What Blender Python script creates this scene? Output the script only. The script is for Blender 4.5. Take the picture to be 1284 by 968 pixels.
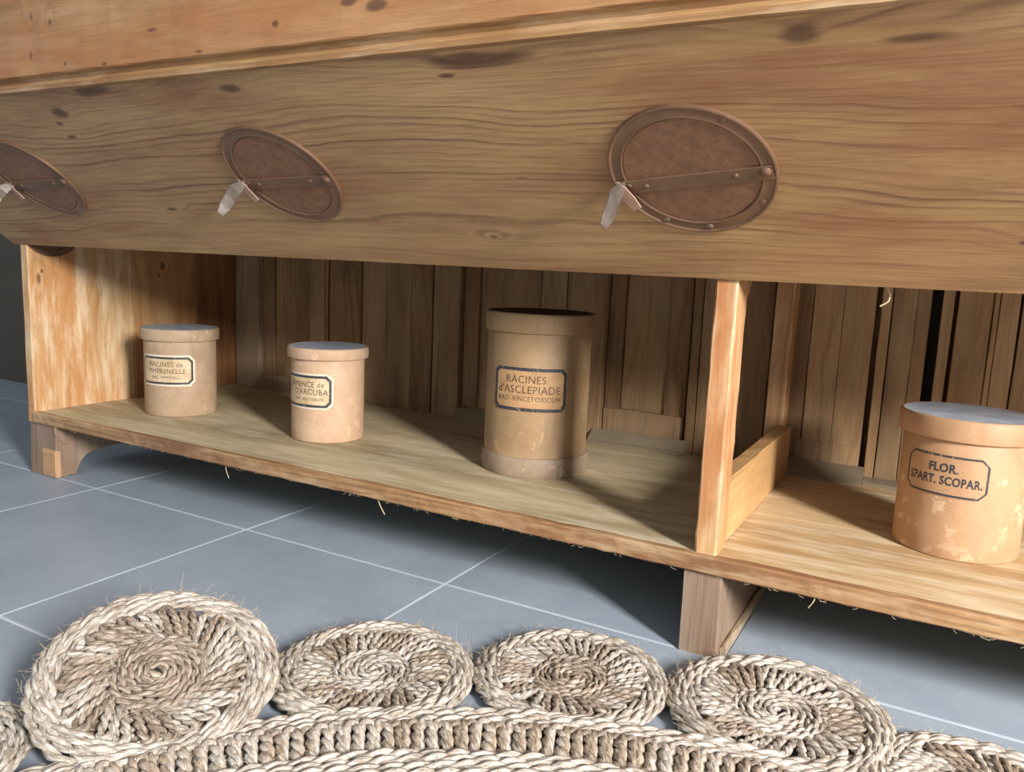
import bpy, bmesh, math, random
import numpy as np
from mathutils import Vector, Matrix
PI = math.pi
for o in list(bpy.data.objects): bpy.data.objects.remove(o)
scn = bpy.context.scene
C = scn.collection
rng = random.Random(7)
nr = np.random.RandomState(11)

# ------------------------------------------------------------ camera
def cam_basis(yaw, pitch, roll):
    f = Vector((-math.sin(yaw)*math.cos(pitch), math.cos(yaw)*math.cos(pitch), -math.sin(pitch)))
    r = Vector((math.cos(yaw), math.sin(yaw), 0)); u = r.cross(f)
    return math.cos(roll)*r + math.sin(roll)*u, -math.sin(roll)*r + math.cos(roll)*u, f
cd = bpy.data.cameras.new('camera'); cam = bpy.data.objects.new('camera', cd); C.objects.link(cam)
r_, u_, f_ = cam_basis(0.4992, 0.1548, 0.0438)
cam.matrix_world = Matrix(((r_.x, u_.x, -f_.x, 1.2711), (r_.y, u_.y, -f_.y, -1.0375), (r_.z, u_.z, -f_.z, 0.5233), (0, 0, 0, 1)))
cd.sensor_fit = 'HORIZONTAL'; cd.sensor_width = 36; cd.lens = 36*1008.85/1284; cd.clip_start = 0.02
scn.camera = cam

# ------------------------------------------------------------ light
w = bpy.data.worlds.new('world'); scn.world = w; w.use_nodes = True
bg = w.node_tree.nodes['Background']; bg.inputs[0].default_value = (0.84, 0.92, 1.0, 1); bg.inputs[1].default_value = 0.55
def area(name, loc, target, sx, sy, power, col):
    l = bpy.data.lights.new(name, 'AREA'); l.shape = 'RECTANGLE'; l.size = sx; l.size_y = sy; l.energy = power; l.color = col
    o = bpy.data.objects.new(name, l); C.objects.link(o); o.location = loc
    o.rotation_euler = (Vector(target)-Vector(loc)).to_track_quat('-Z', 'Y').to_euler(); return o
area('window_daylight', (3.5, -1.6, 1.50), (0.5, 0.15, 0.20), 0.42, 0.85, 245, (1.0, 0.975, 0.95))
vs = scn.view_settings; vs.view_transform = 'Standard'; vs.look = 'None'; vs.gamma = 1; vs.exposure = 0.0; vs.use_curve_mapping = False

# ------------------------------------------------------------ materials
def S(*c):   # sRGB 0-255 to linear
    return tuple(((v/255)/12.92 if v/255 <= .04045 else ((v/255+.055)/1.055)**2.4) for v in c) + (1,)
class NT:
    def __init__(s, name):
        s.m = bpy.data.materials.new(name); s.m.use_nodes = True; s.t = s.m.node_tree
        s.b = s.t.nodes['Principled BSDF']
    def n(s, typ, **k):
        nd = s.t.nodes.new(typ)
        for a, b in k.items():
            if hasattr(nd, a): setattr(nd, a, b)
            else: s.l(b, nd.inputs[a])
        return nd
    def l(s, a, b):
        if hasattr(a, 'links') or hasattr(a, 'is_output'): s.t.links.new(a, b)
        else: b.default_value = a
    def math(s, op, a, b=0.0, c=None, clamp=False):
        nd = s.t.nodes.new('ShaderNodeMath'); nd.operation = op; nd.use_clamp = clamp
        s.l(a, nd.inputs[0]); s.l(b, nd.inputs[1])
        if c is not None: s.l(c, nd.inputs[2])
        return nd.outputs[0]
    def comb(s, x, y, z):
        nd = s.t.nodes.new('ShaderNodeCombineXYZ')
        for i, v in enumerate((x, y, z)): s.l(v, nd.inputs[i])
        return nd.outputs[0]
    def noise(s, vec, scale=5., detail=3., rough=.55, dist=0., out='Fac'):
        nd = s.t.nodes.new('ShaderNodeTexNoise'); s.l(vec, nd.inputs['Vector'])
        nd.inputs['Scale'].default_value = scale; nd.inputs['Detail'].default_value = detail
        nd.inputs['Roughness'].default_value = rough; nd.inputs['Distortion'].default_value = dist
        return nd.outputs[out]
    def ramp(s, fac, *stops, interp='LINEAR'):
        nd = s.t.nodes.new('ShaderNodeValToRGB'); nd.color_ramp.interpolation = interp
        e = nd.color_ramp.elements
        while len(e) < len(stops): e.new(.5)
        for i, (p, c) in enumerate(stops):
            e[i].position = p; e[i].color = c if isinstance(c, tuple) else (c, c, c, 1)
        s.l(fac, nd.inputs[0]); return nd.outputs[0]
    def mix(s, fac, a, b, mode='MIX'):
        nd = s.t.nodes.new('ShaderNodeMix'); nd.data_type = 'RGBA'; nd.blend_type = mode
        s.l(fac, nd.inputs[0]); s.l(a, nd.inputs[6]); s.l(b, nd.inputs[7]); return nd.outputs[2]
    def bump(s, h, strength=.3, dist=.001):
        nd = s.t.nodes.new('ShaderNodeBump'); nd.inputs['Strength'].default_value = strength
        nd.inputs['Distance'].default_value = dist; s.l(h, nd.inputs['Height']); s.l(nd.outputs[0], s.b.inputs['Normal'])
    def obj(s):
        return s.t.nodes.new('ShaderNodeTexCoord').outputs['Object']
    def sep(s, v):
        nd = s.t.nodes.new('ShaderNodeSeparateXYZ'); s.l(v, nd.inputs[0]); return nd.outputs
    def done(s, col, rough=.6, metal=0., spec=.4):
        s.l(col, s.b.inputs['Base Color']); s.l(rough, s.b.inputs['Roughness']); s.l(metal, s.b.inputs['Metallic'])
        s.b.inputs['Specular IOR Level'].default_value = spec; return s.m

def wood(name, light, mid, dark, axis='X', F=45., A=2.4, contrast=.55, stain=None, stain_amt=.5, tint=None, rough=.5,
         wx=1.1, wy=5., seed=0., worm=.0, edge=None, blotch=2.2, fine=.35, bumps=.35, spec=.35, knots=(), worn=None, worn_amt=.45):
    """board wood: warped growth lines running along the grain axis, fibre streaks, soft blotches, worm marks"""
    g = NT(name); x, y, z = g.sep(g.obj())
    if axis == 'Z': x, y, z = z, (y if name.startswith('side') else x), (x if name.startswith('side') else y)
    if name.startswith(('fascia', 'mould')): y, z = z, y
    if axis == 'Y': x, y, z = y, x, z
    x = g.math('ADD', x, seed); y = g.math('ADD', y, seed*.37)
    n1 = g.noise(g.comb(g.math('MULTIPLY', x, wx), g.math('MULTIPLY', y, wy), g.math('MULTIPLY', z, wy)), 1., 1.5, .45)
    n2 = g.noise(g.comb(g.math('MULTIPLY', x, wx*7), g.math('MULTIPLY', y, wy*6), g.math('MULTIPLY', z, wy*5)), 1., 2., .5)
    amp0 = g.noise(g.comb(g.math('MULTIPLY', x, 3.1), g.math('MULTIPLY', y, 14.), g.math('ADD', z, 2.)), 1., 2., .5)
    v = g.math('MULTIPLY', g.math('ADD', y, g.math('MULTIPLY', z, .7)), F)
    kd = None
    for kx, ky, ka, kb in knots:      # knots: growth lines bend round a dark core
        dx = g.math('DIVIDE', g.math('SUBTRACT', x, kx+seed), ka); dy = g.math('DIVIDE', g.math('SUBTRACT', y, ky+seed*.37), kb)
        dd = g.math('SQRT', g.math('ADD', g.math('MULTIPLY', dx, dx), g.math('MULTIPLY', dy, dy)))
        dd = g.math('ADD', dd, g.math('MULTIPLY', g.math('SUBTRACT', n2, .5), 1.7))
        kd = dd if kd is None else g.math('MINIMUM', kd, dd)
    if knots: v = g.math('ADD', v, g.math('MULTIPLY', g.ramp(g.math('DIVIDE', kd, 5.), (0., 1.), (.25, .5), (1., 0.)), 2.6))
    v = g.math('ADD', v, g.math('MULTIPLY', n1, A*4)); v = g.math('ADD', v, g.math('MULTIPLY', n2, A*.28))
    fr = g.math('FRACT', v)
    line = g.ramp(fr, (0., 0.), (.4, .15), (.72, .9), (.82, 1.), (1., 0.))
    wn = g.n('ShaderNodeTexWhiteNoise'); wn.noise_dimensions = '1D'; g.l(g.math('FLOOR', v), wn.inputs['W'])
    line = g.math('MULTIPLY', line, g.math('ADD', .3, g.math('MULTIPLY', wn.outputs['Value'], .8)))
    v3 = g.math('FRACT', g.math('MULTIPLY', v, 2.37))
    line = g.math('MAXIMUM', line, g.math('MULTIPLY', g.ramp(v3, (.3, 0.), (.8, .45), (1., 0.)), amp0))
    # growth lines fade in and out over the board
    amp = g.noise(g.comb(g.math('MULTIPLY', x, 2.), g.math('MULTIPLY', y, 9.), z), 1., 2., .5)
    line = g.math('MULTIPLY', line, g.ramp(amp, (.3, .25), (.62, 1.)))
    fib = g.noise(g.comb(g.math('MULTIPLY', x, 9.), g.math('MULTIPLY', y, 330.), g.math('MULTIPLY', z, 330.)), 1., 3., .65)
    bl = g.noise(g.comb(g.math('MULTIPLY', x, blotch), g.math('MULTIPLY', y, blotch*4), g.math('MULTIPLY', z, blotch*4)), 1., 3., .6)
    base = g.mix(g.ramp(bl, (.32, 0.), (.68, 1.)), light, mid)
    base = g.mix(g.math('MULTIPLY', line, contrast), base, dark)
    base = g.mix(g.math('MULTIPLY', g.ramp(fib, (.42, 0.), (.72, 1.)), fine), base, dark)
    if stain:
        s2 = g.noise(g.comb(g.math('MULTIPLY', x, 1.7), g.math('MULTIPLY', y, 6.3), g.math('ADD', z, 7.3+seed)), 1., 4., .6)
        base = g.mix(g.math('MULTIPLY', g.ramp(s2, (.47, 0.), (.66, 1.)), stain_amt), base, stain)
    if worn:
        s3 = g.noise(g.comb(g.math('MULTIPLY', x, 6.), g.math('MULTIPLY', y, 34.), g.math('ADD', g.math('MULTIPLY', z, 34.), 3.3)), 1., 4., .65)
        base = g.mix(g.math('MULTIPLY', g.ramp(s3, (.48, 0.), (.66, 1.)), worn_amt), base, worn)
    if knots: base = g.mix(g.ramp(kd, (0., .85), (.6, .7), (1.3, 0.)), base, S(82, 56, 44))
    if worm:
        vo = g.n('ShaderNodeTexVoronoi'); vo.feature = 'F1'
        g.l(g.comb(g.math('MULTIPLY', x, 9.), g.math('MULTIPLY', y, 26.), g.math('MULTIPLY', z, 26.)), vo.inputs['Vector']); vo.inputs['Scale'].default_value = 1.
        gate = g.math('GREATER_THAN', g.sep(vo.outputs['Color'])[0], 1-worm)
        spot = g.math('MULTIPLY', g.ramp(vo.outputs['Distance'], (.05, 1.), (.13, 0.)), gate)
        base = g.mix(g.math('MULTIPLY', spot, .85), base, S(58, 36, 22))
    if edge:
        bv = g.n('ShaderNodeBevel'); bv.samples = 4; bv.inputs['Radius'].default_value = .004
        ge = g.n('ShaderNodeNewGeometry'); dp = g.n('ShaderNodeVectorMath'); dp.operation = 'DOT_PRODUCT'
        g.l(bv.outputs[0], dp.inputs[0]); g.l(ge.outputs['Normal'], dp.inputs[1])
        e = g.ramp(dp.outputs['Value'], (.86, 1.), (.985, 0.))
        brk = g.ramp(g.noise(g.obj(), 22., 3., .6), (.35, .1), (.6, .9))
        base = g.mix(g.math('MULTIPLY', e, brk), base, edge)
    h = g.math('ADD', g.math('MULTIPLY', line, -.6), g.math('MULTIPLY', fib, -.8))
    g.bump(h, bumps, .0006)
    return g.done(base, g.math('ADD', g.math('MULTIPLY', bl, .25), rough-.12), 0., spec)

M = {}
M['slant'] = wood('slanted_board_wood', S(202,164,118), S(174,134,96), S(104,76,58), 'X', 76, 4.2, .8, S(140,90,62), .7, seed=3.1, worm=.07, wx=1.25, wy=3.6, rough=.5, fine=.42, blotch=1.8, bumps=.5, worn=S(196,164,108), worn_amt=.4, knots=((.797,.354,.065,.012),(1.124,.352,.026,.015),(1.215,.337,.038,.007),(.150,.362,.05,.012),(.42,.345,.02,.007),(1.326,.084,.012,.006),(.750,.338,.012,.004),(.04,.33,.02,.012),(.697,.071,.010,.004),(.080,.119,.012,.004),(.013,.31,.008,.004)))
M['fascia'] = wood('fascia_wood', S(176,136,94), S(154,110,70), S(104,66,42), 'X', 26, 1.8, .4, S(160,100,56), .8, seed=9.7, worm=.34, rough=.42, blotch=3.4, fine=.35, worn=S(180,148,110), worn_amt=.35, knots=((.045,.842,.006,.010),(.09,.831,.005,.006),(.678,.791,.016,.007),(.64,.80,.012,.006),(.04,.789,.005,.009),(.21,.765,.006,.003),(.399,.766,.010,.003),(.123,.772,.004,.003),(.53,.787,.005,.004),(.80,.79,.004,.004),(.31,.80,.012,.003)))
M['mould'] = wood('moulding_wood', S(170,136,94), S(148,108,70), S(96,64,42), 'X', 120, 1.2, .45, S(156,104,62), .6, seed=5.2, worm=.06, rough=.4, blotch=4, worn=S(196,172,138), worn_amt=.5)
M['shelf'] = wood('shelf_wood', S(214,198,162), S(194,174,136), S(142,122,90), 'X', 30, 3., .5, S(142,126,94), .7, seed=1.4, worm=.05, rough=.58, blotch=2.4, wy=5, fine=.5, worn=S(220,208,180), worn_amt=.5)
M['shelf_warm'] = wood('shelf_wood_warm', S(218,192,150), S(200,170,124), S(146,114,80), 'X', 30, 3., .5, S(158,122,80), .7, seed=6.4, worm=.05, rough=.55, blotch=2.6, wy=5, fine=.5, worn=S(230,214,184), worn_amt=.6)
M['edge'] = wood('shelf_edge_wood', S(178,140,98), S(158,114,76), S(100,68,46), 'X', 140, 1., .6, S(120,84,60), .7, seed=4.4, worm=.05, rough=.5, blotch=7, worn=S(204,176,138), worn_amt=.6)
M['side'] = wood('side_panel_wood', S(206,164,114), S(180,130,82), S(124,80,50), 'Z', 30, 2.8, .5, S(164,104,60), .75, seed=2.6, worm=.1, rough=.42, blotch=4.5, wx=1.6, worn=S(206,174,132), worn_amt=.4, knots=((.470,.34,.010,.006),(.447,.33,.006,.003)))
M['side_front'] = wood('side_panel_front_wood', S(222,190,144), S(200,152,100), S(136,88,54), 'Z', 30, 2.8, .5, S(194,134,82), .85, seed=5.6, worm=.08, rough=.42, blotch=4.5, wx=2.2, worn=S(238,218,186), worn_amt=.7, edge=S(226,208,178), knots=((.437,.022,.020,.007),(.455,.03,.007,.004)))
M['side_dark'] = wood('side_panel_dark_wood', S(184,134,86), S(156,106,66), S(92,58,38), 'Z', 40, 2.4, .45, S(98,62,42), .75, seed=8.6, worm=.08, rough=.5, blotch=4)
M['post'] = wood('post_wood', S(206,164,114), S(184,132,86), S(134,88,56), 'Z', 70, 1.6, .6, S(172,108,68), .7, seed=12.6, worm=.12, rough=.42, blotch=6, edge=S(234,216,184), worn=S(220,190,148), worn_amt=.5)
M['rail'] = wood('rail_wood', S(214,178,124), S(188,146,96), S(132,90,54), 'Y', 70, 3.2, .7, S(176,124,76), .5, seed=2.2, rough=.45, wy=9)
M['foot'] = wood('foot_wood', S(158,142,122), S(142,110,90), S(92,68,52), 'Z', 60, 1.5, .35, S(118,78,60), .6, seed=3.9, worm=.1, rough=.55, edge=S(196,178,150))
M['rot'] = wood('broken_foot_wood', S(216,180,140), S(196,154,114), S(130,94,66), 'Z', 160, 1.5, .5, S(150,110,80), .4, seed=3.3, rough=.8)
def backwood(k, light, mid, dark, seed): M[k] = wood(k+'_back_wood', light, mid, dark, 'Z', 46, 2.8, .5, S(98,74,54), .6, seed=seed, worm=.09, rough=.68, blotch=3.6, wx=1.5, wy=5, spec=.2, worn=S(168,146,118), worn_amt=.35)
backwood('b1', S(180,148,112), S(160,128,94), S(108,82,58), 1.3)
backwood('b2', S(190,160,122), S(170,138,102), S(118,92,66), 4.9)
backwood('b3', S(160,126,90), S(138,106,74), S(88,66,46), 7.7)
backwood('b4', S(188,168,140), S(166,144,116), S(122,102,80), 10.1)
backwood('b5', S(202,168,126), S(182,146,106), S(128,96,66), 13.1)
backwood('b6', S(84,60,42), S(70,48,32), S(44,30,20), 16.1)

M['sill'] = wood('sill_wood', S(158,144,120), S(134,120,98), S(100,86,68), 'X', 40, 1.5, .35, S(130,118,96), .5, seed=6.1, rough=.65, spec=.2)
def metal(name, a, b, c, rough=.5, metalness=.35, sc=1., bstr=.4):
    g = NT(name); v = g.obj()
    n = g.noise(v, 26*sc, 5, .65); n2 = g.noise(v, 160*sc, 3, .6); n3 = g.noise(v, 11*sc, 3, .6)
    col = g.mix(g.ramp(n, (.35, 0.), (.65, 1.)), a, b); col = g.mix(g.math('MULTIPLY', g.ramp(n3, (.5, 0.), (.7, 1.)), .7), col, c)
    col = g.mix(g.math('MULTIPLY', g.ramp(n2, (.62, 0.), (.72, 1.)), .35), col, S(60, 44, 34))
    g.bump(g.math('ADD', n, g.math('MULTIPLY', n2, .5)), bstr, .0012)
    return g.done(col, g.math('ADD', g.math('MULTIPLY', n, .3), rough-.15), metalness, .4)
M['rust'] = metal('rusty_plate_metal', S(144,106,82), S(122,88,68), S(150,106,72), .48, .15, 3.2, 1.0)
M['rust2'] = metal('rusty_rim_metal', S(134,104,82), S(118,90,70), S(140,106,80), .42, .3, .8, .2)
M['steel'] = metal('worn_lever_steel', S(150,142,134), S(124,112,102), S(108,92,80), .38, .75, 2., .2)
M['pink'] = metal('pinkish_tab_metal', S(196,158,136), S(176,138,116), S(160,124,100), .5, .2, 2., .1)
M['screw'] = metal('screw_metal', S(150,136,122), S(110,92,76), S(90,70,54), .4, .7, 3., .2)

def pot(name, a, b, c, peel, seed, peel_amt=.7, low=None):
    g = NT(name); v = g.obj(); x, y, z = g.sep(v)
    vv = g.comb(g.math('ADD', x, seed), y, z)
    n = g.noise(vv, 14, 4, .6); n2 = g.noise(vv, 42, 5, .7); n3 = g.noise(vv, 320, 2, .6)
    col = g.mix(g.ramp(n, (.35, 0.), (.65, 1.)), a, b)
    st = g.noise(g.comb(g.math('ADD', x, seed+4), y, g.math('MULTIPLY', z, .35)), 26, 5, .6)
    col = g.mix(g.math('MULTIPLY', g.ramp(st, (.5, 0.), (.72, 1.)), .6), col, c)
    pl = g.math('MULTIPLY', g.ramp(n2, (.565, 0.), (.61, 1.)), g.ramp(g.noise(vv, 9, 2, .5), (.44, 0.), (.56, 1.)))
    if low: pl = g.math('MULTIPLY', pl, g.ramp(z, (low, 1.), (low+.05, .25)))
    col = g.mix(g.math('MULTIPLY', pl, peel_amt), col, peel)
    col = g.mix(g.math('MULTIPLY', g.ramp(n3, (.55, 0.), (.75, 1.)), .18), col, S(110,80,56))
    g.bump(g.math('ADD', g.math('MULTIPLY', pl, -.8), g.math('MULTIPLY', n3, .4)), .35, .0006)
    return g.done(col, .55, 0., .35)
M['pot1'] = pot('pot_card_brown', S(184,158,130), S(166,138,110), S(146,120,94), S(214,186,156), 1., .6)
M['pot2'] = pot('pot_card_pinkish', S(204,174,144), S(190,154,124), S(186,148,108), S(222,192,160), 3.3, .6)
M['pot3'] = pot('pot_card_varnished', S(170,142,106), S(154,124,90), S(140,112,86), S(204,172,132), 5.7, .45, low=.09)
M['pot4'] = pot('pot_card_peeling', S(188,150,114), S(174,136,102), S(166,124,86), S(214,182,148), 8.2, .7)
M['ring3'] = pot('pot_base_ring', S(158,138,116), S(142,122,102), S(130,110,90), S(198,170,140), 2.2, .5)
g = NT('sky_sheen_lid_top'); n = g.noise(g.obj(), 30, 4, .6)
M['lid_top'] = g.done(g.mix(g.ramp(n, (.35, 0.), (.65, 1.)), S(206,214,224), S(168,178,192)), .38, 0., .5)  # sky reflection painted into the pale blue-grey colour of the lid tops
g = NT('dark_lid_top'); n = g.noise(g.obj(), 30, 4, .6)
M['lid_dark'] = g.done(g.mix(n, S(72,50,38), S(50,36,28)), .7)
g = NT('label_paper'); n = g.noise(g.obj(), 45, 4, .6)
M['paper'] = g.done(g.mix(g.ramp(n, (.4, 0.), (.68, 1.)), S(214,192,158), S(190,158,118)), .65)
g = NT('label_paper_pale_edge'); n = g.noise(g.obj(), 90, 3, .6)
M['paper_edge'] = g.done(g.mix(n, S(232,222,204), S(206,188,160)), .65)
g = NT('varnished_label_paper'); n = g.noise(g.obj(), 40, 4, .6)
M['paper3'] = g.done(g.mix(g.ramp(n, (.4, 0.), (.68, 1.)), S(190,152,108), S(170,130,92)), .5)
def ink(name, c, seed):   # worn ink: chips back to the paper colour
    g = NT(name); n = g.noise(g.obj(), 260, 3, .6)
    return g.done(g.mix(g.ramp(n, (.60, 0.), (.68, 1.)), c, S(170,150,124)), .55)
M['ink'] = ink('label_ink_blue_black', S(54,56,60), 1); M['text'] = ink('lettering_ink', S(88,72,62), 2)
M['text3'] = ink('lettering_ink_brown', S(84,62,48), 3)

g = NT('slate_tile'); v = g.obj()
oi = g.n('ShaderNodeObjectInfo'); vv = g.n('ShaderNodeVectorMath'); vv.operation = 'ADD'
g.l(v, vv.inputs[0]); g.l(g.comb(g.math('MULTIPLY', oi.outputs['Random'], 37.), g.math('MULTIPLY', oi.outputs['Random'], 11.), 0.), vv.inputs[1])
n = g.noise(vv.outputs[0], 5, 5, .6, .5); n2 = g.noise(vv.outputs[0], 45, 4, .7); n3 = g.noise(vv.outputs[0], 190, 2, .5)
col = g.mix(g.ramp(n, (.3, 0.), (.7, 1.)), S(146,157,170), S(160,171,183))
col = g.mix(g.math('MULTIPLY', g.ramp(n2, (.5, 0.), (.8, 1.)), .35), col, S(180,186,194))
col = g.mix(g.math('MULTIPLY', g.ramp(n3, (.735, 0.), (.76, 1.)), .6), col, S(225,225,225))
g.bump(g.math('ADD', n2, g.math('MULTIPLY', n, 2.)), .12, .001)
M['tile'] = g.done(col, g.math('ADD', .36, g.math('MULTIPLY', n2, .2)), 0., .5)
g = NT('pale_grout'); n = g.noise(g.obj(), 30, 3, .6)
M['grout'] = g.done(g.mix(n, S(228,230,232), S(190,193,198)), .9, 0., .1)
g = NT('taupe_wall'); n = g.noise(g.obj(), 6, 4, .6); n2 = g.noise(g.obj(), 220, 2, .5)
g.bump(n2, .1, .001); M['wall'] = g.done(g.mix(n, S(108,100,90), S(92,84,76)), .85, 0., .15)

def jute(name, pal):
    g = NT(name); uv = g.t.nodes.new('ShaderNodeUVMap'); u, v, _ = g.sep(uv.outputs[0])
    f = g.noise(g.comb(g.math('MULTIPLY', u, 90.), g.math('MULTIPLY', v, 9.), 0.), 1., 3., .65)
    p = g.noise(g.comb(g.math('MULTIPLY', u, 38.), 0., 3.1), 1., 2., .6)
    o = g.noise(g.obj(), 38, 4, .7)
    dk = g.ramp(f, (.3, 1.), (.44, 0.))
    col = g.mix(g.ramp(p, (.3, 0.), (.7, 1.)), pal[0], pal[1])
    col = g.mix(g.math('MULTIPLY', g.ramp(o, (.46, 0.), (.66, 1.)), .8), col, pal[2])
    col = g.mix(g.math('MULTIPLY', g.ramp(f, (.47, 0.), (.66, 1.)), .75), col, pal[3])
    col = g.mix(g.math('MULTIPLY', dk, .45), col, pal[2])
    g.bump(f, 1., .0018); return g.done(col, .38, 0., .55)
M['jute'] = jute('jute_rope', (S(196,186,172), S(164,148,130), S(120,100,82), S(236,233,226)))
M['jute_b'] = jute('jute_rope_tan', (S(168,150,130), S(136,116,96), S(96,76,60), S(208,198,184)))
M['fibre'] = (lambda g: g.done(S(206,186,150), .6))(NT('loose_jute_fibre'))

# ------------------------------------------------------------ mesh helpers
def mesh(name, verts, faces, mats, uvs=None, smooth=False, mi=None):
    me = bpy.data.meshes.new(name); me.from_pydata([tuple(v) for v in verts], [], [tuple(f) for f in faces])
    for m in (mats if isinstance(mats, (list, tuple)) else [mats]): me.materials.append(M[m])
    if mi is not None: me.polygons.foreach_set('material_index', mi)
    if smooth: me.polygons.foreach_set('use_smooth', [True]*len(me.polygons))
    me.update(); return me
def link(name, me, parent=None, mat=None):
    o = bpy.data.objects.new(name, me); C.objects.link(o)
    if parent is not None: o.parent = parent
    if mat is not None: o.matrix_basis = mat
    return o
def tag(o, label=None, cat=None, group=None, kind=None):
    for k, v in (('label', label), ('category', cat), ('group', group), ('kind', kind)):
        if v: o[k] = v
    return o
def empty(name, loc=(0, 0, 0)):
    o = bpy.data.objects.new(name, None); C.objects.link(o); o.location = loc; o.empty_display_size = .1; return o
def beam(axis, a, b, c0, c1, d0, d1, ch=.0015, n=None, jit=.0004, mat='shelf', name='board', seed=None, taper=None):
    """board from a to b along axis; cross-section [c0,c1]x[d0,d1] with chamfered, slightly uneven edges"""
    r = np.random.RandomState(seed if seed is not None else rng.randrange(99999))
    n = n or max(2, int(abs(b-a)/.03))
    sec = [(c0+ch, d0), (c1-ch, d0), (c1, d0+ch), (c1, d1-ch), (c1-ch, d1), (c0+ch, d1), (c0, d1-ch), (c0, d0+ch)]
    V = []; cm, dm = (c0+c1)/2, (d0+d1)/2
    wob = np.cumsum(r.normal(0, jit*.5, (n+1, 2)), 0); wob -= wob.mean(0)
    for i in range(n+1):
        t = a+(b-a)*i/n; j = r.normal(0, jit, (8, 2)) + np.clip(wob[i], -2*jit, 2*jit)
        for k, (c, d) in enumerate(sec):
            c += j[k, 0]; d += j[k, 1]
            V.append({'X': (t, c, d), 'Y': (c, t, d), 'Z': (c, d, t)}[axis])
    F = []
    for i in range(n):
        for k in range(8):
            p, q = i*8+k, i*8+(k+1) % 8
            F.append((p, q, q+8, p+8) if axis != 'Y' else (q, p, p+8, q+8))
    e = list(range(8)); f = [n*8+k for k in range(8)]
    F += [tuple(reversed(e)), tuple(f)] if axis != 'Y' else [tuple(e), tuple(reversed(f))]
    return mesh(name, V, F, mat)
def extrude_yz(poly, x0, x1, mat, name):
    """closed outline in the YZ plane, given thickness along X"""
    n = len(poly); V = [(x0, y, z) for y, z in poly]+[(x1, y, z) for y, z in poly]
    F = [tuple(range(n-1, -1, -1)), tuple(range(n, 2*n))] + [(i, (i+1) % n, (i+1) % n+n, i+n) for i in range(n)]
    me = mesh(name, V, F, mat)
    bm = bmesh.new(); bm.from_mesh(me); bmesh.ops.recalc_face_normals(bm, faces=bm.faces)
    bmesh.ops.bevel(bm, geom=[e for e in bm.edges if e.calc_face_angle(0) > .6], offset=.0012, segments=1, affect='EDGES'); bm.to_mesh(me); bm.free(); return me
def lathe(profile, mat, name, seg=64, mi=None, wob=0., seed=0):
    V = []; F = []; r = np.random.RandomState(seed); n = len(profile)
    ph = r.uniform(0, 6.28, 4)
    for i, (rad, z) in enumerate(profile):
        for k in range(seg):
            a = 2*PI*k/seg; q = 1+wob*(math.sin(2*a+ph[0])+.5*math.sin(3*a+ph[1])+.3*math.sin(5*a+ph[2]+z*9))
            V.append((rad*q*math.cos(a), rad*q*math.sin(a), z + wob*.03*math.sin(2*a+ph[3])*(1 if z > .01 else 0)))
    for i in range(n-1):
        for k in range(seg):
            F.append((i*seg+k, i*seg+(k+1) % seg, (i+1)*seg+(k+1) % seg, (i+1)*seg+k))
    F.append(tuple(range(seg-1, -1, -1))); F.append(tuple((n-1)*seg+k for k in range(seg)))
    m2 = None
    if mi: m2 = [0]*len(F); m2[-1] = 1; [m2.__setitem__((n-1-j)*seg+k-seg, 1) for j in range(mi-1) for k in range(seg)]
    me = mesh(name, V, F, mat, smooth=True, mi=m2)
    me.polygons[len(F)-1].use_smooth = False; me.polygons[len(F)-2].use_smooth = False
    return me
def auto(o, ang=.7):
    for p in o.data.edges: pass
    bm = bmesh.new(); bm.from_mesh(o.data)
    for e in bm.edges:
        e.smooth = e.calc_face_angle(0) < ang
    bm.to_mesh(o.data); bm.free(); return o
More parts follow.
